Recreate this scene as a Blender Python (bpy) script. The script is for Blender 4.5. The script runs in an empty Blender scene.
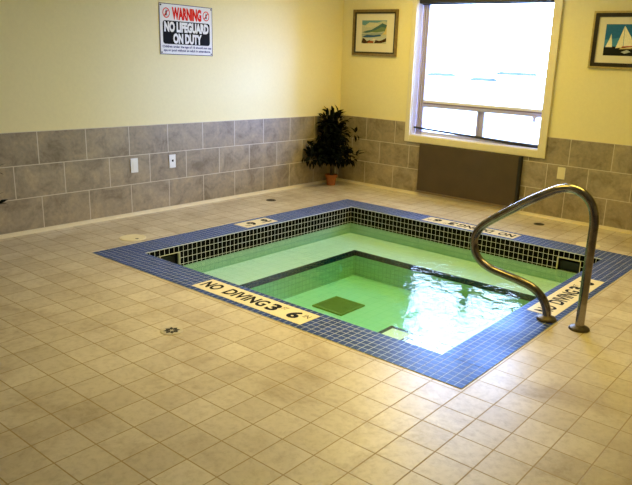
import bpy, bmesh, math, random
from mathutils import Vector, Matrix
random.seed(7)
SC = bpy.context.scene
COL = SC.collection
PI = math.pi

# ------------------------------------------------------------------ helpers
def link(o):
    COL.objects.link(o)
    return o

def tag(o, label, cat, group=None, kind=None):
    o['label'] = label
    o['category'] = cat
    if group: o['group'] = group
    if kind: o['kind'] = kind
    return o

def thing(name, label, cat, loc=(0, 0, 0), rotz=0.0, group=None):
    o = bpy.data.objects.new(name, None)
    o.empty_display_size = 0.1
    o.location = loc
    o.rotation_euler = (0, 0, rotz)
    link(o)
    return tag(o, label, cat, group)

def obj(name, bm, mats, parent=None, smooth=False, bevel=0.0, label=None):
    me = bpy.data.meshes.new(name)
    bmesh.ops.recalc_face_normals(bm, faces=bm.faces)
    bm.to_mesh(me)
    bm.free()
    if not isinstance(mats, (list, tuple)): mats = [mats]
    for m in mats: me.materials.append(m)
    if smooth:
        for p in me.polygons: p.use_smooth = True
    o = bpy.data.objects.new(name, me)
    link(o)
    if parent is not None: o.parent = parent
    if bevel > 0:
        md = o.modifiers.new('edge', 'BEVEL')
        md.width = bevel; md.segments = 2; md.limit_method = 'ANGLE'
    if label: o['label'] = label
    return o

def struct(name, bm, mats, parent=None, **k):
    o = obj(name, bm, mats, parent, **k)
    if parent is None: o['kind'] = 'structure'
    return o

def add_box(bm, a, b, mi=0):
    x0, y0, z0 = a; x1, y1, z1 = b
    v = [bm.verts.new(p) for p in ((x0,y0,z0),(x1,y0,z0),(x1,y1,z0),(x0,y1,z0),(x0,y0,z1),(x1,y0,z1),(x1,y1,z1),(x0,y1,z1))]
    fs = []
    for q in ((0,3,2,1),(4,5,6,7),(0,1,5,4),(1,2,6,5),(2,3,7,6),(3,0,4,7)):
        f = bm.faces.new([v[i] for i in q]); f.material_index = mi; fs.append(f)
    return fs

def box_bm(*boxes):
    bm = bmesh.new()
    for a, b in boxes: add_box(bm, a, b)
    return bm

def add_quad(bm, pts, mi=0):
    f = bm.faces.new([bm.verts.new(p) for p in pts]); f.material_index = mi
    return f

def add_poly_prism(bm, pts2, frame, depth, mi=0):
    """flat polygon (u,v) placed by frame=(origin,U,V) and given a thickness along U x V"""
    o, U, V = frame; N = U.cross(V)
    lo = [bm.verts.new(o + U*p[0] + V*p[1]) for p in pts2]
    hi = [bm.verts.new(o + U*p[0] + V*p[1] + N*depth) for p in pts2]
    n = len(pts2)
    f = bm.faces.new(hi); f.material_index = mi
    f = bm.faces.new(lo[::-1]); f.material_index = mi
    for i in range(n):
        f = bm.faces.new((lo[i], lo[(i+1) % n], hi[(i+1) % n], hi[i])); f.material_index = mi

def add_lathe(bm, prof, c=(0, 0, 0), n=32, mi=0, cap=True):
    c = Vector(c); rings = []
    for r, z in prof:
        rings.append([bm.verts.new(c + Vector((r*math.cos(2*PI*i/n), r*math.sin(2*PI*i/n), z))) for i in range(n)])
    for a, b in zip(rings, rings[1:]):
        for i in range(n):
            f = bm.faces.new((a[i], a[(i+1) % n], b[(i+1) % n], b[i])); f.material_index = mi
    if cap:
        f = bm.faces.new(rings[0][::-1]); f.material_index = mi
        f = bm.faces.new(rings[-1]); f.material_index = mi

def add_tube(bm, pts, rad, n=12, mi=0):
    """tube along a polyline; rad a number or one per point"""
    pts = [Vector(p) for p in pts]
    if not isinstance(rad, (list, tuple)): rad = [rad]*len(pts)
    t0 = (pts[1]-pts[0]).normalized()
    ref = Vector((0, 0, 1)) if abs(t0.z) < .9 else Vector((1, 0, 0))
    nrm = t0.cross(ref).normalized()
    rings = []
    for i, p in enumerate(pts):
        t = (pts[min(i+1, len(pts)-1)] - pts[max(i-1, 0)]).normalized()
        nrm = (nrm - t*nrm.dot(t)).normalized()
        b = t.cross(nrm)
        rings.append([bm.verts.new(p + (nrm*math.cos(2*PI*k/n) + b*math.sin(2*PI*k/n))*rad[i]) for k in range(n)])
    for a, b in zip(rings, rings[1:]):
        for i in range(n):
            f = bm.faces.new((a[i], a[(i+1) % n], b[(i+1) % n], b[i])); f.material_index = mi
    bm.faces.new(rings[0][::-1]).material_index = mi
    bm.faces.new(rings[-1]).material_index = mi

def spline(pts, per=8):
    """Catmull-Rom through the points"""
    P = [Vector(p) for p in pts]
    P = [2*P[0]-P[1]] + P + [2*P[-1]-P[-2]]
    out = []
    for i in range(1, len(P)-2):
        a, b, c, d = P[i-1], P[i], P[i+1], P[i+2]
        for k in range(per):
            t = k/per
            out.append(.5*((2*b) + (c-a)*t + (2*a-5*b+4*c-d)*t*t + (3*b-a-3*c+d)*t**3))
    out.append(P[-2])
    return out

def add_text(bm, s, box, frame, depth=.0008, mi=0, bold=0.0):
    """letters fitted into box=(u0,v0,u1,v1) of the frame (origin,U,V)"""
    cu = bpy.data.curves.new('lettering', 'FONT')
    cu.body = s; cu.size = 1; cu.offset = bold
    cu.resolution_u = 3
    t = bpy.data.objects.new('lettering', cu); link(t)
    dg = bpy.context.evaluated_depsgraph_get(); dg.update()
    me = bpy.data.meshes.new_from_object(t.evaluated_get(dg))
    bpy.data.objects.remove(t); bpy.data.curves.remove(cu)
    xs = [v.co.x for v in me.vertices]; ys = [v.co.y for v in me.vertices]
    x0, x1, y0, y1 = min(xs), max(xs), min(ys), max(ys)
    o, U, V = frame; N = U.cross(V)
    sx = (box[2]-box[0])/(x1-x0); sy = (box[3]-box[1])/(y1-y0)
    vs = [bm.verts.new(o + U*(box[0]+(v.co.x-x0)*sx) + V*(box[1]+(v.co.y-y0)*sy) + N*depth) for v in me.vertices]
    for p in me.polygons:
        try:
            f = bm.faces.new([vs[i] for i in p.vertices]); f.material_index = mi
        except ValueError:
            pass
    bpy.data.meshes.remove(me)

# ------------------------------------------------------------------ materials
def lin(c):
    """sRGB 0-255 to linear"""
    return tuple((x/255/12.92 if x/255 <= .04045 else ((x/255+.055)/1.055)**2.4) for x in c)

class NT:
    def __init__(s, name):
        s.m = bpy.data.materials.new(name); s.m.use_nodes = True
        s.t = s.m.node_tree; s.t.nodes.clear()
        s.out = s.t.nodes.new('ShaderNodeOutputMaterial')
    def n(s, kind, **k):
        x = s.t.nodes.new('ShaderNode'+kind)
        for a, b in k.items(): setattr(x, a, b)
        return x
    def l(s, a, b): s.t.links.new(a, b)
    def val(s, sock, v):
        if hasattr(v, 'is_output') or isinstance(v, bpy.types.NodeSocket): s.l(v, sock)
        else: sock.default_value = v
    def math(s, op, a, b=0.0):
        x = s.n('Math', operation=op); s.val(x.inputs[0], a); s.val(x.inputs[1], b)
        return x.outputs[0]
    def mix(s, fac, a, b, mode='MIX'):
        x = s.n('Mix', data_type='RGBA', blend_type=mode)
        s.val(x.inputs[0], fac)
        for i, c in ((6, a), (7, b)):
            if isinstance(c, (tuple, list)): c = (*c[:3], 1)
            s.val(x.inputs[i], c)
        return x.outputs[2]
    def ramp(s, fac, *stops):
        x = s.n('ValToRGB'); s.l(fac, x.inputs[0]); e = x.color_ramp.elements
        while len(e) < len(stops): e.new(.5)
        for i, (p, c) in enumerate(stops):
            e[i].position = p; e[i].color = (*c[:3], 1) if isinstance(c, (tuple, list)) else (c, c, c, 1)
        return x.outputs[0]
    def noise(s, scale, detail=4, rough=.55, vec=None, dist=0.0):
        x = s.n('TexNoise'); x.inputs['Scale'].default_value = scale; x.inputs['Detail'].default_value = detail
        x.inputs['Roughness'].default_value = rough; x.inputs['Distortion'].default_value = dist
        if vec is None: vec = s.pos()
        s.l(vec, x.inputs['Vector']); return x.outputs['Fac']
    def pos(s):
        if not hasattr(s, '_p'): s._p = s.n('NewGeometry').outputs['Position']
        return s._p
    def principled(s, col, rough=.5, metal=0.0, spec=.5, bump=None, bstr=.3, bdist=.002, **extra):
        b = s.n('BsdfPrincipled')
        s.val(b.inputs['Base Color'], (*col[:3], 1) if isinstance(col, (tuple, list)) else col)
        s.val(b.inputs['Roughness'], rough); s.val(b.inputs['Metallic'], metal)
        s.val(b.inputs['Specular IOR Level'], spec)
        for k, v in extra.items(): s.val(b.inputs[k.replace('_', ' ')], v)
        if bump is not None:
            x = s.n('Bump'); x.inputs['Strength'].default_value = bstr; x.inputs['Distance'].default_value = bdist
            s.l(bump, x.inputs['Height']); s.l(x.outputs[0], b.inputs['Normal'])
        s.l(b.outputs[0], s.out.inputs[0])
        return s.m

def plain(name, c, rough=.5, metal=0.0, spec=.5, var=.06, scale=14, bstr=0.0):
    t = NT(name)
    n = t.noise(scale)
    f = t.ramp(n, (.3, tuple(x*(1-var) for x in c)), (.7, tuple(min(1, x*(1+var)) for x in c)))
    return t.principled(f, rough, metal, spec, bump=n if bstr else None, bstr=bstr)

def brick(t, axes, u0, v0, tw, th, off, mort, c1, c2, cm, smooth=.15):
    sep = t.n('SeparateXYZ'); t.l(t.pos(), sep.inputs[0])
    u = t.math('ADD', sep.outputs[axes[0]], -u0 + 40*tw)
    v = t.math('ADD', sep.outputs[axes[1]], -v0 + 40*th)
    cb = t.n('CombineXYZ'); t.l(u, cb.inputs[0]); t.l(v, cb.inputs[1])
    b = t.n('TexBrick', offset=off, offset_frequency=2, squash=1.0)
    t.l(cb.outputs[0], b.inputs['Vector'])
    for k, c in (('Color1', c1), ('Color2', c2), ('Mortar', cm)): b.inputs[k].default_value = (*c, 1)
    b.inputs['Scale'].default_value = 1; b.inputs['Mortar Size'].default_value = mort
    b.inputs['Mortar Smooth'].default_value = smooth; b.inputs['Bias'].default_value = 0
    b.inputs['Brick Width'].default_value = tw; b.inputs['Row Height'].default_value = th
    return b.outputs['Color'], b.outputs['Fac']

def wall_tile(name, axis, u0):
    t = NT(name)
    col, fac = brick(t, (axis, 2), u0, 0.0345, .4873, .308, .5, .0042, (.285, .235, .16), (.345, .29, .205), (.62, .55, .42))
    n1 = t.noise(5, 6, .62, dist=.6); n2 = t.noise(28, 4, .6)
    a = t.ramp(n1, (.32, (.66, .63, .58)), (.5, (1, 1, 1)), (.70, (1.32, 1.25, 1.12)))
    b = t.ramp(n2, (.3, .86), (.7, 1.12))
    inv = t.math('SUBTRACT', 1.0, fac)
    c2 = t.mix(inv, col, t.mix(1.0, t.mix(1.0, col, a, 'MULTIPLY'), b, 'MULTIPLY'))
    h = t.math('ADD', t.math('MULTIPLY', inv, .8), t.math('MULTIPLY', n2, .15))
    return t.principled(c2, .55, spec=.3, bump=h, bstr=.5, bdist=.003)

def floor_tile():
    t = NT('beige_floor_tile')
    s = .19734
    col, fac = brick(t, (0, 1), 4.8521, -4.7574, s, s, 0.0, .0037, (.51, .445, .34), (.61, .55, .45), (.33, .235, .10), .3)
    n1 = t.noise(2.2, 7, .68, dist=.5); n2 = t.noise(24, 5, .7, dist=.3)
    a = t.ramp(n1, (.30, (.66, .58, .46)), (.48, (.98, .97, .95)), (.7, (1.12, 1.12, 1.12)))
    b = t.ramp(n2, (.3, (.80, .77, .72)), (.52, (1, 1, 1)), (.75, (1.07, 1.06, 1.05)))
    inv = t.math('SUBTRACT', 1.0, fac)
    c2 = t.mix(inv, col, t.mix(1.0, t.mix(1.0, col, a, 'MULTIPLY'), b, 'MULTIPLY'))
    h = t.math('ADD', inv, t.math('MULTIPLY', n2, .12))
    return t.principled(c2, t.math('ADD', .34, t.math('MULTIPLY', fac, .40)), spec=.9, bump=h, bstr=.35, bdist=.002)

X0, X1, Y0, Y1, BW = .9631, 4.6390, -4.5266, -.9674, .315       # outer edge of the blue border, border width
IX0, IX1, IY0, IY1 = X0+BW, X1-BW, Y0+BW, Y1-BW                 # inner edge
TU, TV = (X1-X0)/70, (Y1-Y0)/68
WZ = -.1817                                                     # water level

def mosaic(name, axes, u0, v0, tw, th, c1, c2, cm, mort=.0028, rough=.22, spec=.5):
    t = NT(name)
    col, fac = brick(t, axes, u0, v0, tw, th, 0.0, mort, c1, c2, cm)
    inv = t.math('SUBTRACT', 1.0, fac)
    return t.principled(col, t.math('ADD', rough, t.math('MULTIPLY', fac, .45)), spec=spec, bump=inv, bstr=.4, bdist=.0015)

def glazed(name, axes, u0, v0, tw, th, c1, c2, cm, mort, rough, tint):
    """cobalt-glazed mosaic: dark body under a blue-tinted gloss"""
    t = NT(name)
    col, fac = brick(t, axes, u0, v0, tw, th, 0.0, mort, c1, c2, cm)
    inv = t.math('SUBTRACT', 1.0, fac)
    bp = t.n('Bump'); bp.inputs['Strength'].default_value = .4; bp.inputs['Distance'].default_value = .0015; t.l(inv, bp.inputs['Height'])
    df = t.n('BsdfDiffuse'); t.l(col, df.inputs[0]); t.l(bp.outputs[0], df.inputs['Normal'])
    gl = t.n('BsdfGlossy'); gl.inputs[0].default_value = (*tint, 1); t.l(bp.outputs[0], gl.inputs['Normal'])
    t.l(t.math('ADD', rough, t.math('MULTIPLY', fac, .3)), gl.inputs['Roughness'])
    fr = t.n('Fresnel'); fr.inputs[0].default_value = 1.5; t.l(bp.outputs[0], fr.inputs['Normal'])
    mx = t.n('MixShader'); t.l(fr.outputs[0], mx.inputs[0]); t.l(df.outputs[0], mx.inputs[1]); t.l(gl.outputs[0], mx.inputs[2])
    t.l(mx.outputs[0], t.out.inputs[0])
    return t.m

M = {}
M['paint'] = plain('cream_yellow_wall_paint', (.80, .715, .40), .7, spec=.2, var=.02, scale=40, bstr=.04)
M['ceiling'] = plain('white_ceiling_paint', (.80, .77, .68), .8, spec=.2, var=.02)
M['tile_left'] = wall_tile('stone_wall_tile_left', 1, -1.0336 - .4873/2)
M['tile_back'] = wall_tile('stone_wall_tile_back', 0, .4904 - .4873/2)
M['tile_other'] = M['tile_left']
M['base'] = plain('cream_base_trim', (.74, .66, .47), .45, var=.04)
M['casing'] = plain('cream_painted_casing', (.72, .65, .44), .45, var=.03)
M['floor'] = floor_tile()
blue = ((.005, .013, .13), (.013, .030, .25))
M['border'] = glazed('blue_mosaic', (0, 1), X0, Y0, TU, TV, *blue, (.62, .66, .76), .0021, .33, (.40, .60, 1.0))
M['band_x'] = mosaic('black_mosaic_across', (0, 2), X0, WZ, TU, -WZ/3, (.002, .002, .003), (.004, .004, .006), (.76, .76, .75), .0020, .6, .02)
M['band_y'] = mosaic('black_mosaic_along', (1, 2), Y0, WZ, TV, -WZ/3, (.002, .002, .003), (.004, .004, .006), (.76, .76, .75), .0020, .6, .02)
M['nosing'] = mosaic('navy_nosing_mosaic', (0, 1), X0, Y0, TU, TV, (.004, .014, .060), (.007, .022, .085), (.014, .03, .07))
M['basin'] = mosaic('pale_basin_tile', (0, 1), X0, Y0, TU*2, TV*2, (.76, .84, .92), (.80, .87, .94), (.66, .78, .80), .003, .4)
M['basin_wall_x'] = mosaic('reflection_dark_wall_across', (0, 2), X0, 0, TU, TU, (.40, .58, .48), (.46, .64, .53), (.30, .46, .38), .003, .4)  # small teal tile, darkened for the black band's reflection in the water
M['basin_wall_y'] = mosaic('reflection_dark_wall_along', (1, 2), Y0, 0, TV, TV, (.40, .58, .48), (.46, .64, .53), (.30, .46, .38), .003, .4)  # same teal with the band's reflection put into the colour
M['white'] = plain('white_plastic', (.82, .82, .80), .35, var=.02)
M['cream'] = plain('cream_plastic', (.78, .70, .47), .4, var=.03)
M['marker'] = plain('cream_marker_tile', (.80, .72, .52), .35, var=.04, scale=20)
M['black'] = plain('black_lettering', (.006, .006, .007), .7, spec=.1, var=.0)
M['dark'] = plain('dark_recess', (.010, .009, .008), .7, var=.1)
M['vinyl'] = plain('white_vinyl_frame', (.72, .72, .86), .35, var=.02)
M['vinyl_grey'] = plain('flare_tinted_grey_vinyl', (.44, .41, .66), .4, var=.04)  # white frame's shaded side and violet flare put into the colour
M['vinyl_blue'] = plain('flare_tinted_blue_vinyl', (.40, .40, .74), .4, var=.04)  # bluish window flare painted onto white bars
M['vinyl_dark'] = plain('dark_violet_gasket', (.15, .12, .25), .5, var=.04)
M['shade_black'] = plain('black_shade_cassette', (.012, .011, .016), .5, var=.1)
M['panel'] = plain('dark_brown_panel', (.075, .052, .026), .42, spec=.4, var=.10, scale=5)
M['panel_edge'] = plain('black_panel_edge', (.010, .009, .008), .5, var=.1)
M['panel_lip'] = plain('tan_panel_lip', (.26, .19, .10), .45, var=.1)
M['terra'] = plain('terracotta', (.46, .16, .055), .75, spec=.2, var=.10, scale=30)
M['soil'] = plain('dark_soil', (.020, .014, .009), .9, var=.3, scale=60)
M['bark'] = plain('grey_brown_stem', (.10, .072, .042), .8, var=.2, scale=40)
M['brass'] = plain('bronze_drain_metal', (.10, .075, .04), .4, metal=.6, var=.15, scale=40)
M['chrome'] = plain('pale_drain_metal', (.62, .56, .42), .35, metal=.5, var=.08, scale=40)
M['grate'] = plain('olive_drain_grate', (.22, .24, .035), .6, var=.12, scale=20)
M['sign_white'] = plain('white_sign_enamel', (.80, .80, .80), .6, spec=.15, var=.01)
M['sign_red'] = plain('red_sign_print', (.72, .020, .012), .7, spec=.1, var=.02)
M['sign_navy'] = plain('navy_sign_print', (.02, .02, .13), .7, spec=.1, var=.02)
M['mat'] = plain('cream_mat_board', (.76, .70, .53), .8, var=.02)
M['gilt'] = plain('antique_gold_frame', (.21, .145, .052), .45, metal=.3, var=.25, scale=35)
M['gilt_bright'] = plain('gold_frame_rim', (.52, .40, .14), .35, metal=.5, var=.15, scale=35)
M['frame_dark'] = plain('dark_walnut_frame', (.020, .013, .008), .35, var=.2, scale=25)
M['snow'] = plain('snow_cover', (.82, .84, .88), .9, var=.03, scale=.3)
M['sky_blocker'] = plain('sky_blocker_grey', (.16, .14, .12), .8, var=.05)  # surface of the added light blocker outdoors
M['far_roof'] = plain('slate_blue_roof', (.035, .056, .062), .8, var=.05)

def stainless():
    t = NT('stainless_steel_rail')
    n = t.noise(30, 5, .6); n2 = t.noise(7, 3)
    c = t.ramp(n2, (.35, (.17, .148, .125)), (.65, (.33, .295, .26)))
    return t.principled(c, t.math('ADD', .12, t.math('MULTIPLY', n, .14)), metal=1.0)
M['steel'] = stainless()
M['steel_dark'] = plain('dull_steel_flange', (.075, .062, .048), .42, metal=.8, var=.2, scale=40)

def leafmat(name, c):
    t = NT(name)
    n = t.noise(9, 2)
    col = t.ramp(n, (.35, tuple(x*.6 for x in c)), (.7, tuple(x*1.5 for x in c)))
    return t.principled(col, .6, spec=.08)
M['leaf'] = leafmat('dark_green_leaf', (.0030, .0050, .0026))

def two_sided(t, ior):
    """the same reflectance from either side of a thin clear sheet"""
    t.pos(); bf = t._p.node.outputs['Backfacing']
    return t.math('ADD', ior, t.math('MULTIPLY', bf, 1/ior - ior))

def water():
    t = NT('green_tinted_water')
    mp = t.n('Mapping'); t.l(t.pos(), mp.inputs[0]); mp.inputs['Scale'].default_value = (1, 1, 1)
    n1 = t.noise(4.2, 3, .5, vec=mp.outputs[0], dist=.5)
    n2 = t.noise(15, 3, .5, vec=mp.outputs[0], dist=.8)
    big = t.noise(.9, 1, .5)
    amp = t.ramp(big, (.42, .25), (.62, 1.0))
    h = t.math('ADD', n1, t.math('MULTIPLY', n2, t.math('MULTIPLY', amp, .5)))
    bp = t.n('Bump'); bp.inputs['Strength'].default_value = 1.0; bp.inputs['Distance'].default_value = .0075
    t.l(h, bp.inputs['Height'])
    fr = t.n('Fresnel'); t.l(two_sided(t, 1.33), fr.inputs[0]); t.l(bp.outputs[0], fr.inputs['Normal'])
    tr = t.n('BsdfTransparent'); tr.inputs[0].default_value = (.97, .99, .97, 1)
    gl = t.n('BsdfGlossy'); gl.inputs['Roughness'].default_value = .0; t.l(bp.outputs[0], gl.inputs['Normal'])
    mx = t.n('MixShader'); t.l(fr.outputs[0], mx.inputs[0]); t.l(tr.outputs[0], mx.inputs[1]); t.l(gl.outputs[0], mx.inputs[2])
    t.l(mx.outputs[0], t.out.inputs[0])
    va = t.n('VolumeAbsorption'); va.inputs['Color'].default_value = (.30, .92, .66, 1); va.inputs['Density'].default_value = 1.1
    t.l(va.outputs[0], t.out.inputs['Volume'])
    return t.m
M['water'] = water()

def glass():
    t = NT('window_glass')
    fr = t.n('Fresnel'); t.l(two_sided(t, 1.45), fr.inputs[0])
    tr = t.n('BsdfTransparent'); tr.inputs[0].default_value = (.95, .96, .97, 1)
    gl = t.n('BsdfGlossy'); gl.inputs['Roughness'].default_value = .0
    mx = t.n('MixShader'); t.l(fr.outputs[0], mx.inputs[0]); t.l(tr.outputs[0], mx.inputs[1]); t.l(gl.outputs[0], mx.inputs[2])
    t.l(mx.outputs[0], t.out.inputs[0])
    return t.m
M['glass'] = glass()

# ------------------------------------------------------------------ the room
RX, RY, RZ = 8.6, -9.8, 2.9          # right wall, front wall, ceiling
ZB, ZT = .0345, .0345 + 3*.308       # top of the base trim, top of the wall tiles
TT = .012
WX0, WX1, WZ0, WZ1 = 1.218, 3.045, .790, 2.56      # window opening
CX0, CX1, CZ0 = 1.148, 3.132, .703                 # outside of the casing

bm = bmesh.new()
for a, b in (((-TT, RY), (X0, TT)), ((X1, RY), (RX, TT)), ((X0, RY), (X1, Y0)), ((X0, Y1), (X1, TT))):
    add_box(bm, (a[0], a[1], -.10), (b[0], b[1], 0))
struct('floor', bm, M['floor'])

w = struct('wall_left', box_bm(((-.25, RY, 0), (-TT, .25, RZ))), M['paint'])
obj('tile_wainscot', box_bm(((-TT, RY, 0), (0, 0, ZT))), M['tile_left'], w)
w = struct('wall_back', box_bm(((-TT, TT, 0), (WX0, .25, RZ)), ((WX1, TT, 0), (RX, .25, RZ)),
                               ((WX0, TT, 0), (WX1, .25, WZ0)), ((WX0, TT, WZ1), (WX1, .25, RZ))), M['paint'])
obj('tile_wainscot', box_bm(((0, 0, 0), (CX0, TT, ZT)), ((CX1, 0, 0), (RX, TT, ZT)), ((CX0, 0, 0), (CX1, TT, CZ0))), M['tile_back'], w)
w = struct('wall_right', box_bm(((RX, RY, 0), (RX+.2, .25, RZ))), M['paint'])
obj('tile_wainscot', box_bm(((RX-TT, RY, 0), (RX, 0, ZT))), M['tile_left'], w)
w = struct('wall_front', box_bm(((-.25, RY-.2, 0), (RX+.2, RY, RZ))), M['paint'])
obj('tile_wainscot', box_bm(((0, RY, 0), (RX, RY+TT, ZT))), M['tile_back'], w)
struct('ceiling', box_bm(((-.25, RY-.2, RZ), (RX+.2, .25, RZ+.1))), M['ceiling'])

def cove(axis):
    prof = [(0, 0), (.020, 0), (.020, .006), (.012, .014), (.010, ZB), (0, ZB)]
    bm = bmesh.new()
    if axis == 'left':  ends = [[Vector((d, RY+.02, z)) for d, z in prof], [Vector((d, -.001, z)) for d, z in prof]]
    else:               ends = [[Vector((.020, -d, z)) for d, z in prof], [Vector((RX-.02, -d, z)) for d, z in prof]]
    A = [bm.verts.new(p) for p in ends[0]]; B = [bm.verts.new(p) for p in ends[1]]
    n = len(prof)
    for i in range(n): bm.faces.new((A[i], A[(i+1) % n], B[(i+1) % n], B[i]))
    bm.faces.new(A[::-1]); bm.faces.new(B)
    return bm
struct('baseboard_left', cove('left'), M['base'])
struct('baseboard_back', cove('back'), M['base'])

# ------------------------------------------------------------------ the window
win = bpy.data.objects.new('window_1', None); link(win); win['kind'] = 'structure'
win.location = (2.14, 0, .79)
def wl(a, b):                      # world box to window-local box
    o = Vector(win.location)
    return (tuple(Vector(a)-o), tuple(Vector(b)-o))
CT = -.022                         # casing face stands proud of the wall
obj('casing', box_bm(wl((CX0, CT, CZ0), (WX0, TT, 2.64)), wl((WX1-.012, CT, CZ0), (CX1, TT, 2.64)),
                     wl((WX0, CT, CZ0), (WX1-.012, TT, WZ0)), wl((WX0, CT, WZ1), (WX1-.012, TT, 2.64))), M['casing'], win, bevel=.004)
GY = .105                          # plane of the sash
obj('jamb', box_bm(wl((WX0, TT, WZ0), (WX0+.006, .24, WZ1)), wl((WX1-.006, TT, WZ0), (WX1, .24, WZ1)),
                   wl((WX0, TT, WZ1-.006), (WX1, .24, WZ1))), M['vinyl'], win)
obj('sill', box_bm(wl((WX0+.006, -.004, WZ0), (WX1-.012, .24, WZ0+.012))), M['vinyl'], win)
# left stile: a pair of tracks with a slot between
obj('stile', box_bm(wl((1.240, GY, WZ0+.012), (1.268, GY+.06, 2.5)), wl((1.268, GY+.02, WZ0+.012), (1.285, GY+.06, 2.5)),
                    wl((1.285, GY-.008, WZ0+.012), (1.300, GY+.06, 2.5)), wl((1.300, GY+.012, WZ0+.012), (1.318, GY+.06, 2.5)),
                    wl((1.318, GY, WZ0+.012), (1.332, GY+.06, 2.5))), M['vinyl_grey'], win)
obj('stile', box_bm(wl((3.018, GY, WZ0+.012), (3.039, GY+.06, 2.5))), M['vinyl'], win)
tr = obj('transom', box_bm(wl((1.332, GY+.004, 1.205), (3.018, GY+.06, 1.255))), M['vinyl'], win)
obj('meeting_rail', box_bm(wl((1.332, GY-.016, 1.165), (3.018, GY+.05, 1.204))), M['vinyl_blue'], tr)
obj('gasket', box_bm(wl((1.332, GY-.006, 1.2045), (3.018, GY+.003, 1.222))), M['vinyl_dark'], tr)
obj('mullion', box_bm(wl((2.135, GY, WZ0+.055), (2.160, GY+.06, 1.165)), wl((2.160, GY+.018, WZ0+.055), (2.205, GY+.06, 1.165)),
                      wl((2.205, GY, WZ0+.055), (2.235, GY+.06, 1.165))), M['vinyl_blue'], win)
obj('sash_rail', box_bm(wl((1.332, GY, WZ0+.012), (3.018, GY+.06, WZ0+.055))), M['vinyl'], win)
obj('pane', box_bm(wl((1.330, GY+.028, 1.25), (3.020, GY+.034, 2.5))), M['glass'], win)
obj('pane', box_bm(wl((1.330, GY+.028, WZ0+.05), (2.140, GY+.034, 1.17))), M['glass'], win)
obj('pane', box_bm(wl((2.230, GY+.028, WZ0+.05), (3.020, GY+.034, 1.17))), M['glass'], win)
obj('sash_latch', box_bm(wl((2.895, GY-.034, 1.105), (2.925, GY-.014, 1.165)), wl((2.880, GY-.030, 1.150), (2.940, GY-.012, 1.170))), M['vinyl_grey'], win, bevel=.004)

# black cassette of the rolled-up shade, across the head of the opening
sh = thing('roller_shade', 'black rolled-up shade cassette across the top of the window', 'shade', (2.14, .06, 2.453))
bm = bmesh.new(); add_box(bm, (-.912, -.045, .0), (.894, .030, .095)); obj('cassette', bm, M['shade_black'], sh, bevel=.01)
bm = bmesh.new(); add_box(bm, (-.880, -.012, -.014), (.885, .004, .0)); obj('hem_bar', bm, M['shade_black'], sh)
# thin rod lying aslant in the lower window
bm = bmesh.new()
add_tube(bm, [(1.226, .085, .889), (1.9, .085, .861), (2.5, .084, .838), (3.03, .083, .818)], [.012, .014, .018, .021], 10)
o = obj('security_rod', bm, M['shade_black'], smooth=True)
tag(o, 'thin black rod slanting across the lower part of the window', 'rod')

# ------------------------------------------------------------------ outdoors
bm = bmesh.new(); add_box(bm, (-90, .3, -.6), (90, 160, -.5)); struct('ground', bm, M['snow'])
struct('added_sky_blocker', box_bm(((5.2, .25, -.5), (5.5, 2.6, 3.3))), M['sky_blocker'])  # unseen slab added to keep sky light off the left corner
def shed(x, y, w_, d, h, label):
    t = thing('distant_shed', label, 'shed', (x, y, -.5), 0, 'low sheds far outside the window')
    obj('wall', box_bm(((-w_/2, -d/2, 0), (w_/2, d/2, h))), M['snow'], t)
    bm = bmesh.new()
    a = [bm.verts.new(p) for p in ((-w_/2-.1, -d/2-.15, h-.02), (-w_/2-.1, d/2+.15, h-.02), (-w_/2-.1, d/2+.15, h+.04), (-w_/2-.1, 0, h+.20), (-w_/2-.1, -d/2-.15, h+.04))]
    b = [bm.verts.new(v.co + Vector((w_+.2, 0, 0))) for v in a]
    bm.faces.new(a); bm.faces.new(b[::-1])
    for k in range(5): bm.faces.new((a[k], a[(k+1) % 5], b[(k+1) % 5], b[k]))
    obj('roof', bm, M['far_roof'], t)
shed(-25.7, 45.5, 1.9, 1.4, 1.24, 'faint pale-roofed shed far outside, at the left edge of the upper window pane')
shed(-21.5, 45.5, 1.7, 1.4, 1.02, 'faint lowest shed far outside the window, the middle one of three')
shed(-18.5, 45.5, 2.9, 1.4, 1.62, 'faint widest shed far outside the window, the right one of three')

# ------------------------------------------------------------------ the pool
pool = thing('spa_pool', 'square sunken pool with blue mosaic border and black tile waterline', 'pool', (2.80, -2.747, 0))
PO = Vector(pool.location)
def pl(p): return tuple(Vector(p) - PO)
def pbox(bm, a, b, mi=0): add_box(bm, pl(a), pl(b), mi)

BT = .004                          # border tiles stand a touch above the floor tiles
bm = bmesh.new(); pbox(bm, (X0, Y0, -.006), (X1, IY0, BT)); obj('tile_border', bm, M['border'], pool, bevel=.003)
bm = bmesh.new(); pbox(bm, (X0, IY1, -.006), (X1, Y1, BT)); obj('tile_border', bm, M['border'], pool, bevel=.003)
bm = bmesh.new(); pbox(bm, (X0, IY0, -.006), (IX0, IY1, BT)); obj('tile_border', bm, M['border'], pool, bevel=.003)
bm = bmesh.new(); pbox(bm, (IX1, IY0, -.006), (X1, IY1, BT)); obj('tile_border', bm, M['border'], pool, bevel=.003)

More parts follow.
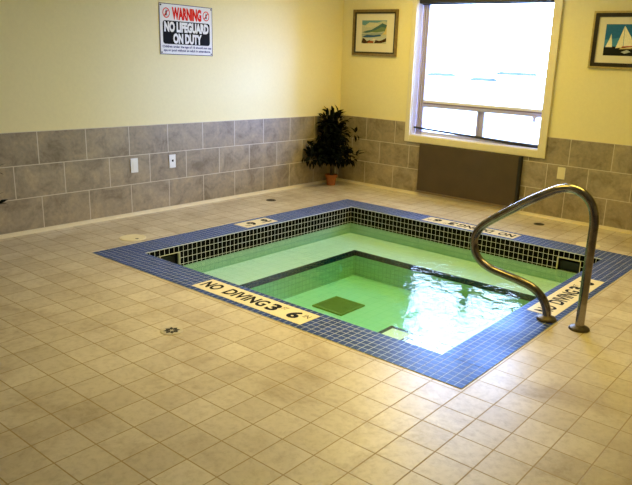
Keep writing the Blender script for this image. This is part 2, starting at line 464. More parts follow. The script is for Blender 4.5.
def holed(bm, mk, u0, u1, z0, z1, hole, d, mi=0):
    """a wall from u0 to u1, z0 to z1, thickness d, with an optional opening (ua,ub,za,zb); mk(u,depth,z) gives the point"""
    parts = [(u0, u1, z0, z1)] if not hole else [(u0, hole[0], z0, z1), (hole[1], u1, z0, z1), (hole[0], hole[1], hole[3], z1), (hole[0], hole[1], z0, hole[2])]
    for a, b, c, e in parts:
        if b-a < 1e-5 or e-c < 1e-5: continue
        p, q = mk(a, 0, c), mk(b, d, e)
        lo = tuple(min(p[i], q[i]) for i in range(3)); hi = tuple(max(p[i], q[i]) for i in range(3))
        pbox(bm, lo, hi, mi)
ZC, ZBOT = -.006, WZ-.02
HL = (-4.055, -3.830, -.205, -.060)
HB = (3.893, 4.132, -.205, -.066)
bm = bmesh.new(); holed(bm, lambda u, d, z: (IX0-d, u, z), IY0, IY1, ZBOT, ZC, (HL[0], HL[1], ZBOT, HL[3]), .03); obj('waterline_band', bm, M['band_y'], pool)
bm = bmesh.new(); holed(bm, lambda u, d, z: (u, IY1+d, z), IX0-.03, IX1+.03, ZBOT, ZC, (HB[0], HB[1], ZBOT, HB[3]), .03); obj('waterline_band', bm, M['band_x'], pool)
bm = bmesh.new(); holed(bm, lambda u, d, z: (IX1+d, u, z), IY0, IY1, ZBOT, ZC, None, .03); obj('waterline_band', bm, M['band_y'], pool)
bm = bmesh.new(); holed(bm, lambda u, d, z: (u, IY0-d, z), IX0-.03, IX1+.03, ZBOT, ZC, None, .03); obj('waterline_band', bm, M['band_x'], pool)

# basin: bench all round, deeper well inside it
BZ, FZ = -.325, -.600
VX0, VX1, VY0, VY1 = 1.835, 4.03, -3.66, -1.892
bm = bmesh.new()
for a, b, mi in (((IX0-.03, IY0, ), (IX0, IY1), 1), ((IX1, IY0), (IX1+.03, IY1), 1), ((IX0-.03, IY1), (IX1+.03, IY1+.03), 0), ((IX0-.03, IY0-.03), (IX1+.03, IY0), 0)):
    pbox(bm, (a[0], a[1], BZ-.05), (b[0], b[1], ZBOT), mi)
obj('basin_wall', bm, [M['basin_wall_x'], M['basin_wall_y']], pool)
bm = bmesh.new()
for a, b in (((IX0, IY0), (VX0, IY1)), ((VX1, IY0), (IX1, IY1)), ((VX0, IY0), (VX1, VY0)), ((VX0, VY1), (VX1, IY1))):
    pbox(bm, (a[0], a[1], FZ-.02), (b[0], b[1], BZ))
bm.normal_update(); bmesh.ops.recalc_face_normals(bm, faces=bm.faces)
for f in bm.faces:  # upright faces take the darkened teal, dimmer than the bench top
    if abs(f.normal.x) > .9: f.material_index = 2
    elif abs(f.normal.y) > .9: f.material_index = 1
obj('bench', bm, [M['basin'], M['basin_wall_x'], M['basin_wall_y']], pool)
bm = bmesh.new(); pbox(bm, (VX0-.01, VY0-.01, FZ-.04), (VX1+.01, VY1+.01, FZ)); obj('well_floor', bm, M['basin'], pool)
NW, NH = .030, .046
def nosing(bm, x0, x1, y0, y1, z, side):
    """navy tile strip turned over an edge; side = direction the riser faces"""
    e = .004
    if side == '+x': pbox(bm, (x0-NW, y0, z-NH), (x0+e, y1, z+e))
    if side == '-x': pbox(bm, (x0-e, y0, z-NH), (x0+NW, y1, z+e))
    if side == '+y': pbox(bm, (x0, y0-NW, z-NH), (x1, y0+e, z+e))
    if side == '-y': pbox(bm, (x0, y0-e, z-NH), (x1, y0+NW, z+e))
bm = bmesh.new(); nosing(bm, VX0, 0, VY0, VY1+NW, BZ, '+x'); nosing(bm, VX1, 0, VY0, VY1+NW, BZ, '-x')
nosing(bm, VX0, VX1, VY1, 0, BZ, '-y'); nosing(bm, VX0, VX1, VY0, 0, BZ, '+y'); obj('bench_nosing', bm, M['nosing'], pool)
# entry steps in the near right corner
SX, SY = 3.39, -3.39
bm = bmesh.new(); pbox(bm, (SX, VY0-.01, FZ), (VX1+.01, SY, BZ+.001)); s1 = obj('step', bm, M['basin'], pool)
bm = bmesh.new(); nosing(bm, SX, 0, VY0-.01, SY, BZ, '-x'); nosing(bm, SX, VX1, SY, 0, BZ, '+y'); obj('step_nosing', bm, M['nosing'], s1)
bm = bmesh.new(); pbox(bm, (3.68, IY0, BZ), (IX1, -3.60, BZ+.06)); s2 = obj('step', bm, M['basin'], pool)
bm = bmesh.new(); nosing(bm, 3.68, 0, IY0, -3.60, BZ+.06, '-x'); nosing(bm, 3.68, IX1, -3.60, 0, BZ+.06, '+y'); obj('step_nosing', bm, M['nosing'], s2)

# skimmer mouths: boxes let into the pool wall, with a pale lip
def skimmer(label, side):
    if side == 'left':
        t = thing('pool_skimmer', label, 'skimmer', (IX0, (HL[0]+HL[1])/2, HL[3]), 0, None)
        f = lambda u, d, z: (-d, u, z); w2 = (HL[1]-HL[0])/2
    else:
        t = thing('pool_skimmer', label, 'skimmer', ((HB[0]+HB[1])/2, IY1, HB[3]), 0, None)
        f = lambda u, d, z: (u, d, z); w2 = (HB[1]-HB[0])/2
    def bb(bm, u0, u1, d0, d1, z0, z1):
        p, q = f(u0, d0, z0), f(u1, d1, z1)
        add_box(bm, tuple(min(p[i], q[i]) for i in range(3)), tuple(max(p[i], q[i]) for i in range(3)))
    bm = bmesh.new(); zb = -.145
    bb(bm, -w2-.01, -w2, .0305, .26, zb, .0); bb(bm, w2, w2+.01, .0305, .26, zb, .0)
    bb(bm, -w2-.01, w2+.01, .0305, .26, 0, .008); bb(bm, -w2-.01, w2+.01, .25, .26, zb, 0); bb(bm, -w2-.01, w2+.01, .0305, .26, zb-.008, zb)
    obj('throat', bm, M['dark'], t)
    bm = bmesh.new()
    bb(bm, -w2, -w2+.007, .0, .03, zb+.02, .0); bb(bm, w2-.007, w2, .0, .03, zb+.02, .0); bb(bm, -w2+.007, w2-.007, .0, .03, -.006, .0)
    obj('lip', bm, M['base'], t)
    bm = bmesh.new(); bb(bm, -w2+.012, w2-.012, .06, .068, -.13, -.045); obj('weir_flap', bm, M['shade_black'], t)
skimmer('dark skimmer opening in the pool wall near the left corner of the blue border', 'left')
skimmer('dark skimmer opening in the black tile band beside the handrail', 'back')

# water, down to the bench and into the well
e = .003
bm = bmesh.new()
def wv(x, y, z): return bm.verts.new((x, y, z))
xo0, xo1, yo0, yo1 = IX0-e, IX1+e, IY0-e, IY1+e
T = [wv(xo0, yo0, WZ), wv(xo1, yo0, WZ), wv(xo1, yo1, WZ), wv(xo0, yo1, WZ)]
B = [wv(xo0, yo0, BZ-e), wv(xo1, yo0, BZ-e), wv(xo1, yo1, BZ-e), wv(xo0, yo1, BZ-e)]
C = [wv(VX0-e, VY0-e, BZ-e), wv(VX1+e, VY0-e, BZ-e), wv(VX1+e, VY1+e, BZ-e), wv(VX0-e, VY1+e, BZ-e)]
D = [wv(VX0-e, VY0-e, FZ-e), wv(VX1+e, VY0-e, FZ-e), wv(VX1+e, VY1+e, FZ-e), wv(VX0-e, VY1+e, FZ-e)]
bm.faces.new(T); bm.faces.new(D[::-1])
for i in range(4):
    j = (i+1) % 4
    bm.faces.new((T[i], B[i], B[j], T[j])); bm.faces.new((B[i], C[i], C[j], B[j])); bm.faces.new((C[i], D[i], D[j], C[j]))
o = obj('pool_water', bm, M['water'])
tag(o, 'clear green water filling the square pool', 'water', kind='stuff')

# main drain in the well floor
g = thing('drain_grate', 'square olive main drain grate on the green pool bottom', 'drain', (2.345, -2.78, FZ))
bm = bmesh.new(); add_box(bm, (-.183, -.183, 0), (.183, -.160, .014)); add_box(bm, (-.183, .160, 0), (.183, .183, .014))
add_box(bm, (-.183, -.16, 0), (-.16, .16, .014)); add_box(bm, (.16, -.16, 0), (.183, .16, .014)); obj('frame', bm, M['grate'], g)
bm = bmesh.new()
for i in range(14):
    y = -.15 + i*.0228
    add_box(bm, (-.16, y-.0075, .002), (.16, y+.0075, .012))
add_box(bm, (-.16, -.16, 0), (.16, .16, .002)); obj('slats', bm, M['grate'], g)

# ------------------------------------------------------------------ depth markers let into the border
EX, EY, EZ = Vector((1, 0, 0)), Vector((0, 1, 0)), Vector((0, 0, 1))
def marker(label, origin, U, V, length, h, words):
    t = thing('depth_marker', label, 'depth marker', origin, 0, 'depth markers around the pool border')
    fr = (Vector((0, 0, BT)), U, V)
    n = max(1, round(length/.157)); s = length/n
    bm = bmesh.new()
    for i in range(n):
        add_poly_prism(bm, [(i*s+.0012, 0), ((i+1)*s-.0012, 0), ((i+1)*s-.0012, h), (i*s+.0012, h)], fr, .0022)
    obj('tile_row', bm, M['marker'], t)
    bm = bmesh.new()
    for s_, b, bold in words:
        if s_ in ('NO', 'DIVING'):
            add_text(bm, s_, b, fr, .0030, bold=bold)
            obj('lettering', bm, M['black'], t); bm = bmesh.new()
    bm.free()
    for q in (words[-4:-2], words[-2:]):
        bm = bmesh.new()
        for s_, b, bold in q: add_text(bm, s_, b, fr, .0030, bold=bold)
        obj('depth_figure', bm, M['black'], t)
H4 = TV*4
long_words = [('NO', (.035, .045, .215, .168), .032), ('DIVING', (.285, .045, .705, .168), .032),
              ('3', (.735, .040, .825, .170), .045), ('FT', (.835, .120, .875, .168), .0),
              ('6', (.935, .040, 1.03, .170), .045), ('IN', (1.045, .110, 1.095, .160), .0)]
marker('cream depth marker reading NO DIVING in the near side of the blue border',
       (2.252, Y0+TV, 0), EX, EY, 1.13, H4, long_words)
marker('cream depth marker reading NO DIVING behind the feet of the steel handrail',
       (X1-TU, -3.100, 0), EY, -EX, 1.10, TU*4, [(a, (b[0]*.97, b[1], b[2]*.97, b[3]), c) for a, b, c in long_words])
marker('cream depth marker in the far side of the border, nearest the brown panel',
       (3.385, Y1-TV, 0), -EX, -EY, 1.13, H4, long_words)
marker('short white depth marker with numbers only in the border facing the left wall',
       (X0+TU, -2.486, 0), -EY, EX, .45, TU*4, [('3', (.04, .040, .13, .170), .045), ('FT', (.145, .115, .19, .165), .0), ('6', (.245, .040, .335, .170), .045), ('IN', (.35, .115, .40, .165), .0)])

# ------------------------------------------------------------------ handrail
rail = thing('handrail', 'bent stainless steel handrail standing at the right edge of the pool', 'handrail', (4.69, -3.185, 0))
RP = Vector(rail.location)
path = [(4.803, 0.0), (4.803, .21), (4.804, .43), (4.805, .64), (4.803, .76), (4.778, .862), (4.712, .932), (4.630, .957), (4.550, .944), (4.47, .905),
        (4.342, .830), (4.201, .735), (4.06, .636), (3.982, .563), (3.944, .470), (3.962, .375), (4.016, .314), (4.095, .279), (4.215, .257), (4.335, .238), (4.44, .210), (4.520, .150), (4.560, .072), (4.567, .0)]
bm = bmesh.new()
add_tube(bm, spline([(x-RP.x, 0, z) for x, z in path], 6), .0305, 20)
obj('rail_tube', bm, M['steel'], rail, smooth=True)
for x in (4.567, 4.803):
    bm = bmesh.new()
    add_lathe(bm, [(.071, 0), (.071, .006), (.064, .016), (.045, .024), (.036, .027), (.0312, .030)], (x-RP.x, 0, .0065 if x < 4.65 else 0), 36)
    obj('flange', bm, M['steel_dark'], rail, smooth=False)

# ------------------------------------------------------------------ floor fittings
def floor_lid(label, x, y, r):
    t = thing('skimmer_lid', label, 'lid', (x, y, 0), 0, 'round skimmer lids in the floor')
    bm = bmesh.new(); add_lathe(bm, [(r, 0), (r, .003), (r-.006, .0045), (r*.86, .0045), (r*.85, .003), (r*.84, .0045), (.004, .0050)], (0, 0, 0), 40); obj('lid', bm, M['cream'], t)
    bm = bmesh.new(); add_lathe(bm, [(.016, .0048), (.016, .0056), (.003, .0056)], (r*.55, 0, 0), 14); obj('finger_hole', bm, M['brass'], t)
floor_lid('round cream skimmer lid in the floor beside the left corner of the pool', .766, -3.985, .122)
floor_lid('round cream skimmer lid in the floor behind the handrail post', 4.042, -.864, .120)
def cap(label, x, y, r=.062):
    t = thing('floor_drain', label, 'drain', (x, y, 0))
    bm = bmesh.new(); add_lathe(bm, [(r, 0), (r, .003), (r-.008, .004), (r-.010, .002), (.003, .002)], (0, 0, 0), 28); obj('rim', bm, M['brass'], t)
    bm = bmesh.new()
    for i in range(-3, 4):
        yy = i*.014; L = math.sqrt(max(0, (r-.012)**2-yy*yy))
        add_box(bm, (-L, yy-.003, .002), (L, yy+.003, .0036))
    obj('grille', bm, M['dark'], t)
cap('small dark round floor drain near the left wall beyond the pool', .380, -1.755)
cap('small dark round floor drain in front of the back wall, right of the brown panel', 3.296, -.359)
t = thing('star_drain', 'round floor drain with star-shaped slots in the open floor before the pool', 'drain', (2.855, -5.112, 0))
bm = bmesh.new(); add_lathe(bm, [(.070, 0), (.070, .003), (.062, .0042), (.003, .0042)], (0, 0, 0), 36); obj('plate', bm, M['chrome'], t)
bm = bmesh.new()
for k in range(8):
    a = k*PI/4 + .2
    d = Vector((math.cos(a), math.sin(a), 0)); q = Vector((-d.y, d.x, 0))
    add_poly_prism(bm, [(.012, -.003), (.034, -.013), (.053, 0), (.034, .013), (.012, .003)], (Vector((0, 0, .0043)), d, q), .0006)
obj('slots', bm, M['dark'], t)

# ------------------------------------------------------------------ panel below the window
p = thing('cover_panel', 'flat dark brown panel on the back wall below the window', 'panel', (2.14, 0, .06))
bm = bmesh.new(); add_box(bm, (-.722, -.055, .018), (.688, -.021, .636)); obj('face', bm, M['panel'], p, bevel=.003)
bm = bmesh.new(); add_box(bm, (.690, -.060, .0), (.722, -.002, .636)); obj('end_strip', bm, M['panel_edge'], p, label='black strip down the right end')
bm = bmesh.new(); add_box(bm, (-.722, -.046, -.012), (.688, -.021, .016)); obj('bottom_lip', bm, M['panel_lip'], p, label='paler tan lip along the bottom')
bm = bmesh.new(); add_box(bm, (-.715, -.0205, -.008), (.688, -.0012, .630)); obj('backing', bm, M['panel_edge'], p)

# ------------------------------------------------------------------ outlets
def plate(label, wall, u, z, w_, h, m, kind):
    if wall == 'left':
        t = thing('wall_plate', label, 'wall plate', (0, u, z), 0); U, V = EY, EZ
    else:
        t = thing('wall_plate', label, 'wall plate', (u, 0, z), 0); U, V = EX, EZ
    N = U.cross(V); fr = (Vector((0, 0, 0)) + N*.0008, U, V)
    bm = bmesh.new(); add_poly_prism(bm, [(-w_/2, 0), (w_/2, 0), (w_/2, h), (-w_/2, h)], fr, .006); obj('plate', bm, m, t, bevel=.002)
    if kind == 'jack':
        bm = bmesh.new(); add_poly_prism(bm, [(-.010, h*.46), (.012, h*.46), (.012, h*.62), (-.010, h*.62)], (fr[0]+N*.006, U, V), .002); obj('jack', bm, M['dark'], t, label='small dark socket')
    else:
        bm = bmesh.new()
        for c in ((.30, .70) if kind == 'duplex' else (.5,)):
            hh = h*.13 if kind == 'duplex' else h*.30
            add_poly_prism(bm, [(-w_*.22, h*c-hh), (w_*.22, h*c-hh), (w_*.22, h*c+hh), (-w_*.22, h*c+hh)], (fr[0]+N*.006, U, V), .0022)
        obj('insert', bm, m, t, bevel=.001)
plate('white wall plate on the left wall tiles, the one farther from the corner plant', 'left', -3.423, .467, .088, .152, M['white'], 'rocker')
plate('white wall plate with a small dark socket on the left wall, nearer the corner plant', 'left', -2.933, .472, .086, .148, M['white'], 'jack')
plate('cream outlet plate on the back wall tiles right of the window', 'back', 3.346, .490, .092, .138, M['cream'], 'duplex')

# ------------------------------------------------------------------ warning sign
SW, SH = .710, .520
s = thing('warning_sign', 'white metal sign reading WARNING NO LIFEGUARD ON DUTY on the left wall', 'sign', (-TT, -3.039, 1.697))
N = EX
fr = lambda d: (Vector((d, 0, 0)), EY, EZ)
bm = bmesh.new(); add_poly_prism(bm, [(0, 0), (SW, 0), (SW, SH), (0, SH)], fr(.001), .004); obj('plate', bm, M['sign_white'], s)
bm = bmesh.new()
b = .006
for q in ([(0, 0), (SW, 0), (SW, b), (0, b)], [(0, SH-b), (SW, SH-b), (SW, SH), (0, SH)], [(0, b), (b, b), (b, SH-b), (0, SH-b)], [(SW-b, b), (SW, b), (SW, SH-b), (SW-b, SH-b)]):
    add_poly_prism(bm, q, fr(.005), .0015)
obj('edge_line', bm, M['sign_navy'], s)
def rounded(u0, v0, u1, v1, r, n=5):
    out = []
    for cx, cy, a0 in ((u1-r, v0+r, -PI/2), (u1-r, v1-r, 0), (u0+r, v1-r, PI/2), (u0+r, v0+r, PI)):
        for k in range(n+1):
            a = a0 + PI/2*k/n
            out.append((cx+r*math.cos(a), cy+r*math.sin(a)))
    return out
bm = bmesh.new(); add_poly_prism(bm, rounded(.040, .108, .672, .348, .03), fr(.005), .001); obj('black_panel', bm, M['black'], s)
bm = bmesh.new()
add_text(bm, 'WARNING', (.160, .360, .556, .490), fr(.005), .0012, bold=.06)
for cu in (.088, .622):
    for k in range(24):
        a0, a1 = 2*PI*k/24, 2*PI*(k+1)/24
        add_poly_prism(bm, [(cu+.046*math.cos(a0), .425+.052*math.sin(a0)), (cu+.046*math.cos(a1), .425+.052*math.sin(a1)),
                            (cu+.037*math.cos(a1), .425+.042*math.sin(a1)), (cu+.037*math.cos(a0), .425+.042*math.sin(a0))], fr(.005), .0012)
    add_poly_prism(bm, [(cu-.031, .396), (cu-.025, .390), (cu+.031, .454), (cu+.025, .460)][::1], fr(.005), .0022)
obj('red_lettering', bm, M['sign_red'], s)
bm = bmesh.new()
add_text(bm, 'NO LIFEGUARD', (.058, .232, .655, .340), fr(.006), .0010, bold=.06)
add_text(bm, 'ON DUTY', (.170, .114, .556, .222), fr(.006), .0010, bold=.06)
obj('white_lettering', bm, M['sign_white'], s)
bm = bmesh.new()
add_text(bm, 'Children under the age of 16 should not use', (.030, .064, .690, .096), fr(.005), .0010, bold=.03)
add_text(bm, 'spa or pool without an adult in attendance.', (.045, .026, .680, .058), fr(.005), .0010, bold=.03)
obj('small_lettering', bm, M['sign_navy'], s)
for cu in (.088, .622):                          # tiny walking figure inside each ring
    bm = bmesh.new()
    add_poly_prism(bm, rounded(cu-.006, .441, cu+.007, .455, .006, 3), fr(.005), .0016)
    add_poly_prism(bm, [(cu-.010, .416), (cu+.008, .416), (cu+.010, .440), (cu-.008, .440)], fr(.005), .0016)
    add_poly_prism(bm, [(cu-.016, .396), (cu-.008, .394), (cu+.002, .416), (cu-.008, .416)], fr(.005), .0016)
    add_poly_prism(bm, [(cu+.008, .394), (cu+.015, .398), (cu+.008, .416), (cu-.001, .416)], fr(.005), .0016)
    obj('figure_mark', bm, M['black'], s)
for u, v in ((.02, .02), (SW-.02, .02), (.02, SH-.02), (SW-.02, SH-.02)):
    bm = bmesh.new()
    add_poly_prism(bm, rounded(u-.008, v-.008, u+.008, v+.008, .0079, 4), fr(.005), .003)
    obj('screw', bm, M['dark'], s)

# ------------------------------------------------------------------ pictures on the back wall
def frame_ring(bm, u0, v0, u1, v1, wd, dep, off=0.0, mi=0):
    f = (Vector((0, -off, 0)), EX, EZ)
    for q in ([(u0, v0), (u1, v0), (u1-wd, v0+wd), (u0+wd, v0+wd)], [(u1, v0), (u1, v1), (u1-wd, v1-wd), (u1-wd, v0+wd)],
              [(u1, v1), (u0, v1), (u0+wd, v1-wd), (u1-wd, v1-wd)], [(u0, v1), (u0, v0), (u0+wd, v0+wd), (u0+wd, v1-wd)]):
        add_poly_prism(bm, q, f, dep)
def picture(label, x, z, W, H, outer, inner, mo, mi_, art):
    t = thing('framed_picture', label, 'picture', (x, TT, z), 0)
    t.location.y = TT
    bm = bmesh.new(); frame_ring(bm, 0, 0, W, H, outer, .024, .002); obj('frame', bm, mo, t)
    bm = bmesh.new(); frame_ring(bm, outer, outer, W-outer, H-outer, inner, .018, .002); obj('inner_frame', bm, mi_, t)
    a = outer+inner
    bm = bmesh.new(); add_poly_prism(bm, [(a, a), (W-a, a), (W-a, H-a), (a, H-a)], (Vector((0, -.003, 0)), EX, EZ), .006); obj('mat_board', bm, M['mat'], t)
    bm = bmesh.new(); cols = art(bm); obj('artwork', bm, cols, t)
    return t
_c = {}
def ink(c):
    if c not in _c: _c[c] = plain('picture_ink_%d' % len(_c), lin(c), .7, spec=.2, var=.10, scale=60)
    return _c[c]
def layers(items):
    """items: (colour, polygon) painted one over the other"""
    def f(bm):
        mats = []
        for i, (c, pts) in enumerate(items):
            m = ink(c)
            if m not in mats: mats.append(m)
            add_poly_prism(bm, pts, (Vector((0, -.009 - i*.00012, 0)), EX, EZ), .0004, mats.index(m))
        return mats
    return f
def rect(a, b, c, d): return [(a, b), (c, b), (c, d), (a, d)]
au, av, aw, ah = .150, .160, .415, .300
def A(pts): return [(au+p[0]*aw, av+p[1]*ah) for p in pts]
art1 = [((190, 190, 165), A(rect(0, 0, 1, 1))),
        ((105, 150, 165), A([(0, .82), (.12, .78), (.30, .92), (.62, .90), (.85, .98), (1, .95), (1, 1), (0, 1)])),
        ((205, 200, 165), A([(.10, .72), (.35, .70), (.70, .80), (.60, .88), (.30, .88)])),
        ((70, 105, 105), A([(0, .48), (.18, .55), (.40, .60), (.62, .74), (.82, .88), (1, .80), (1, .62), (.80, .60), (.45, .50), (.2, .46)])),
        ((110, 130, 95), A([(.30, .50), (.55, .58), (.80, .72), (1, .68), (1, .55), (.6, .48)])),
        ((150, 160, 150), A([(0, .40), (.3, .44), (.75, .48), (1, .50), (1, .40), (.5, .36), (0, .34)])),
        ((45, 85, 130), A([(0, .28), (.22, .38), (.5, .36), (.75, .40), (.8, .33), (.5, .28), (.2, .26)])),
        ((215, 190, 120), A([(.82, .40), (.92, .50), (1, .78), (1, .40)])),
        ((190, 195, 190), A([(.05, .20), (.4, .26), (.9, .26), (1, .32), (1, .16), (.4, .14)])),
        ((60, 40, 32), A([(0, .04), (.05, .24), (.14, .20), (.22, .10), (.36, .16), (.30, .02), (.1, 0)])),
        ((150, 75, 45), A([(.22, .03), (.34, .13), (.50, .10), (.48, .02)])),
        ((65, 42, 36), A([(.52, .02), (.58, .16), (.72, .12), (.84, .16), (1, .26), (1, .10), (.8, .03)])),
        ((225, 215, 195), A([(.40, .16), (.50, .22), (.60, .19), (.52, .14)]))]
picture('gold-framed coastal watercolour on the wall between plant and window', .181, 1.788, .742, .598, .032, .020, M['gilt'], M['frame_dark'], layers(art1))
au, av, aw, ah = .142, .137, .516, .322
art2 = [((40, 105, 150), A(rect(0, 0, 1, 1))),
        ((70, 135, 165), A([(0, .30), (1, .30), (1, .55), (.5, .62), (0, .5)])),
        ((22, 24, 30), A([(0, 0), (1, 0), (1, .28), (.7, .30), (.45, .26), (.12, .30), (0, .26)])),
        ((235, 228, 195), A([(.03, .27), (.17, .27), (.155, .45), (.125, .70), (.09, .50)])),
        ((238, 230, 195), A([(.24, .24), (.39, .27), (.375, .94), (.31, .60)])),
        ((240, 234, 205), A([(.38, .95), (.40, .27), (.62, .26), (.53, .60)])),
        ((170, 60, 40), A([(.36, .26), (.59, .29), (.57, .32), (.37, .30)])),
        ((215, 190, 130), A([(.32, .21), (.59, .23), (.55, .26), (.34, .25)])),
        ((180, 185, 180), A([(.36, .12), (.48, .19), (.56, .13), (.44, .07)])),
        ((235, 228, 195), A([(.86, .28), (.97, .28), (.93, .62)]))]
picture('dark-framed picture of white sailboats on the wall right of the window', 3.496, 1.750, .80, .592, .020, .040, M['gilt_bright'], M['frame_dark'], layers(art2))

# ------------------------------------------------------------------ plants
def leaf(bm, p, d, up, L, W):
    d = d.normalized(); s = d.cross(up)
    if s.length < .05: s = d.cross(Vector((1, 0, 0)))
    s.normalize(); n = s.cross(d)
    row = []
    for t, w_, dz in ((0, .06, 0), (.28, .85, .03), (.55, 1.0, .02), (.8, .55, -.05), (1, .02, -.14)):
        c = p + d*(L*t) + n*(dz*L)
        row.append((bm.verts.new(c - s*(W*w_/2)+n*.1*W*w_), bm.verts.new(c), bm.verts.new(c + s*(W*w_/2)+n*.1*W*w_)))
    for a, b in zip(row, row[1:]):
        bm.faces.new((a[0], a[1], b[1], b[0])); bm.faces.new((a[1], a[2], b[2], b[1]))

def make_plant(name, label, loc, blobs, limit, seed, stems, r_pot=.078, h_pot=.150):
    rnd = random.Random(seed)
    t = thing(name, label, 'plant', loc)
    L = Vector(loc)
    bm = bmesh.new()
    add_lathe(bm, [(r_pot*.74, 0), (r_pot*.95, h_pot*.78), (r_pot*1.10, h_pot*.78), (r_pot*1.14, h_pot), (r_pot*1.0, h_pot), (r_pot*.96, h_pot*.86)], (0, 0, 0), 32, cap=False)
    bm.faces.new([v for v in bm.verts[:32]][::-1])
    obj('pot', bm, M['terra'], t)
    bm = bmesh.new(); add_lathe(bm, [(r_pot*.955, h_pot*.84), (r_pot*.7, h_pot*.88), (.004, h_pot*.89)], (0, 0, 0), 24); obj('soil', bm, M['soil'], t)
    bm = bmesh.new()
    tips = []
    for (sx, sy, ex, ey, ez) in stems:
        pts = [(sx, sy, h_pot*.86), (sx*1.3+.01*rnd.uniform(-1, 1), sy*1.3, .32), ((sx+ex)/2, (sy+ey)/2, (.3+ez)/2), (ex, ey, ez)]
        add_tube(bm, spline(pts, 4), [.009 - .006*i/12 for i in range(13)], 7)
        tips.append(Vector((ex, ey, ez)))
    obj('stems', bm, M['bark'], t, smooth=True)
    bm = bmesh.new()
    for (c, r, n, size) in blobs:
        c = Vector(c)
        for _ in range(n):
            while True:
                q = Vector((rnd.uniform(-1, 1), rnd.uniform(-1, 1), rnd.uniform(-1, 1)))
                if q.length <= 1: break
            p = c + Vector((q.x*r[0], q.y*r[1], q.z*r[2]))
            d = Vector((q.x*r[0], q.y*r[1], q.z*.25)).normalized()*.9 + Vector((rnd.uniform(-.7, .7), rnd.uniform(-.7, .7), rnd.uniform(-.55, .35)))
            leaf(bm, p, d, Vector((rnd.uniform(-.3, .3), rnd.uniform(-.3, .3), 1)), size*rnd.uniform(.75, 1.2), size*rnd.uniform(.32, .45))
    for v in bm.verts: limit(v, L)
    obj('foliage', bm, M['leaf'], t)
    return t
Rh, Fh = Vector((.785, .618, 0)), Vector((.61, -.79, 0))       # along and towards the open room, for the plant wedged in the corner
def pc(a, b, z):
    v = Rh*a + Fh*b; return (v.x, v.y, z)
def lim_corner(v, L):
    w_ = v.co + L
    if w_.x < .015: v.co.x = .015 - L.x + abs(w_.x)*.08
    if w_.y > -.02: v.co.y = -.02 - L.y - abs(w_.y)*.08
blobs = [(pc(.00, .02, .86), (.17, .17, .16), 170, .13), (pc(.00, .04, .70), (.19, .19, .18), 230, .13), (pc(-.02, .08, .54), (.25, .25, .14), 220, .13),
         (pc(-.22, .30, .44), (.16, .16, .10), 60, .11), (pc(.22, .10, .43), (.15, .15, .09), 50, .11), (pc(-.10, .20, .43), (.22, .2, .08), 60, .12),
         (pc(.10, .12, .43), (.2, .18, .08), 50, .12), (pc(.30, .03, .74), (.06, .06, .03), 9, .10), (pc(-.28, .32, .56), (.07, .07, .05), 14, .10)]
make_plant('potted_plant', 'dark leafy plant in a small terracotta pot in the room corner', (.167, -.350, 0), blobs, lim_corner, 3,
           [(.012, .0, .02, -.02, .95), (-.015, .012, -.08, -.15, .60), (.0, -.018, .15, -.05, .62), (.02, .015, .08, .05, .80)])
def lim_left(v, L):
    w_ = v.co + L
    if w_.x < .015: v.co.x = .015 - L.x + abs(w_.x)*.08
blobs = [((.0, .0, .95), (.25, .25, .2), 70, .13), ((.0, .02, .70), (.30, .36, .2), 110, .13), ((.0, .0, .45), (.28, .34, .12), 70, .13),
         ((.0, .37, .40), (.10, .11, .05), 22, .12), ((.0, .39, .68), (.08, .09, .03), 14, .11)]
make_plant('potted_plant', 'dark plant at the left wall with leaf tips reaching into view', (.32, -5.465, 0), blobs, lim_left, 11,
           [(.012, .0, .02, -.02, .95), (-.015, .012, -.08, .10, .70), (.0, -.018, .12, -.1, .62)], .12, .22)

# ------------------------------------------------------------------ light
wd = bpy.data.worlds.new('overcast_sky'); SC.world = wd; wd.use_nodes = True
nt = wd.node_tree; bg = nt.nodes['Background']
bg.inputs[0].default_value = (.44, .62, 1.0, 1); bg.inputs[1].default_value = 20.5

# hazy winter sky: brightest in a band above the horizon, deeper overhead
tc = nt.nodes.new('ShaderNodeTexCoord'); sx = nt.nodes.new('ShaderNodeSeparateXYZ'); rm = nt.nodes.new('ShaderNodeValToRGB')
nt.links.new(tc.outputs['Generated'], sx.inputs[0]); nt.links.new(sx.outputs[2], rm.inputs[0])
rm.color_ramp.elements[0].position = .36; rm.color_ramp.elements[0].color = (.46, .62, 1.0, 1)
rm.color_ramp.elements[1].position = .62; rm.color_ramp.elements[1].color = (.06, .11, .22, 1)
nt.links.new(rm.outputs[0], bg.inputs[0])

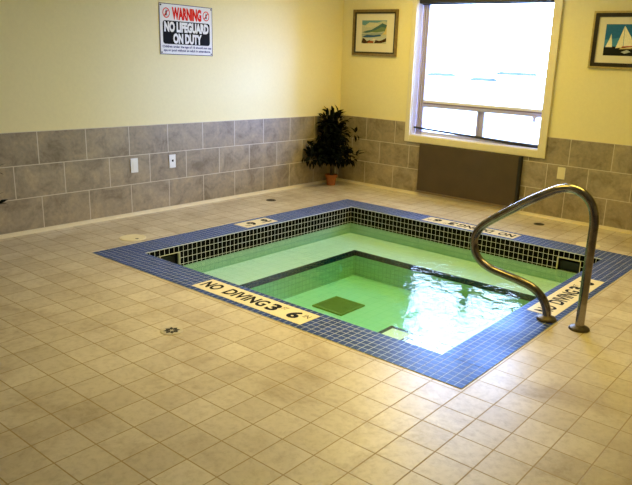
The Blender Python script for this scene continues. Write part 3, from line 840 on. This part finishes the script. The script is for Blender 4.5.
def lamp(name, kind, loc, energy, color, rot=(0, 0, 0), **k):
    d = bpy.data.lights.new(name, kind); d.energy = energy; d.color = color
    for a, b in k.items(): setattr(d, a, b)
    o = bpy.data.objects.new(name, d); o.location = loc; o.rotation_euler = rot; link(o)
    return o
pt = lamp('window_portal', 'AREA', (2.14, .16, 1.675), 1, (1, 1, 1), (-PI/2, 0, 0), shape='RECTANGLE', size=1.80, size_y=1.76)
pt.data.cycles.is_portal = True
dv = Vector((-1.0, -.84, -.10)).normalized()
sun = lamp('hazy_sun', 'SUN', (5, 5, 4), 8.0, (.05, .22, 1.0), dv.to_track_quat('-Z', 'Y').to_euler(), angle=math.radians(30))
WARM = (1.0, .73, .13)
for x, y, e_ in ((2.0, -1.3, 40), (3.1, -4.1, 17), (4.6, -2.8, 34)):
    lp = lamp('ceiling_lamp', 'AREA', (x, y, RZ-.02), e_, WARM, (0, 0, 0), shape='RECTANGLE', size=1.2, size_y=1.2)
    lp.data.spread = math.radians(180 if y > -4 else 110)

# ------------------------------------------------------------------ camera
F_, PX = 668.731, 354.648
cam = bpy.data.cameras.new('camera'); co = bpy.data.objects.new('camera', cam); link(co)
cam.sensor_fit = 'HORIZONTAL'; cam.sensor_width = 36; cam.lens = F_*36/632
cam.shift_x = -(PX-316)/632
cam.clip_start = .05; cam.clip_end = 500
def cam_axes(yaw, pitch, roll):
    cy, sy, cp, sp = math.cos(yaw), math.sin(yaw), math.cos(pitch), math.sin(pitch)
    f = Vector((sy*cp, cy*cp, -sp)); r = Vector((cy, -sy, 0)); u = r.cross(f)
    return math.cos(roll)*r + math.sin(roll)*u, -math.sin(roll)*r + math.cos(roll)*u, f
r_, u_, f_ = cam_axes(-.6556662, .2661138, .0441606)
co.matrix_world = Matrix(((r_.x, u_.x, -f_.x, 6.185779), (r_.y, u_.y, -f_.y, -7.562177), (r_.z, u_.z, -f_.z, 1.723544), (0, 0, 0, 1)))
SC.camera = co

vs = SC.view_settings
SC.display_settings.display_device = 'sRGB'
vs.view_transform = 'Standard'; vs.look = 'None'; vs.exposure = 0.6; vs.gamma = 1.0
vs.use_curve_mapping = False
SC.cycles.use_denoising = True
SC.cycles.max_bounces = 10
SC.cycles.transparent_max_bounces = 16
SC.cycles.sample_clamp_indirect = 8
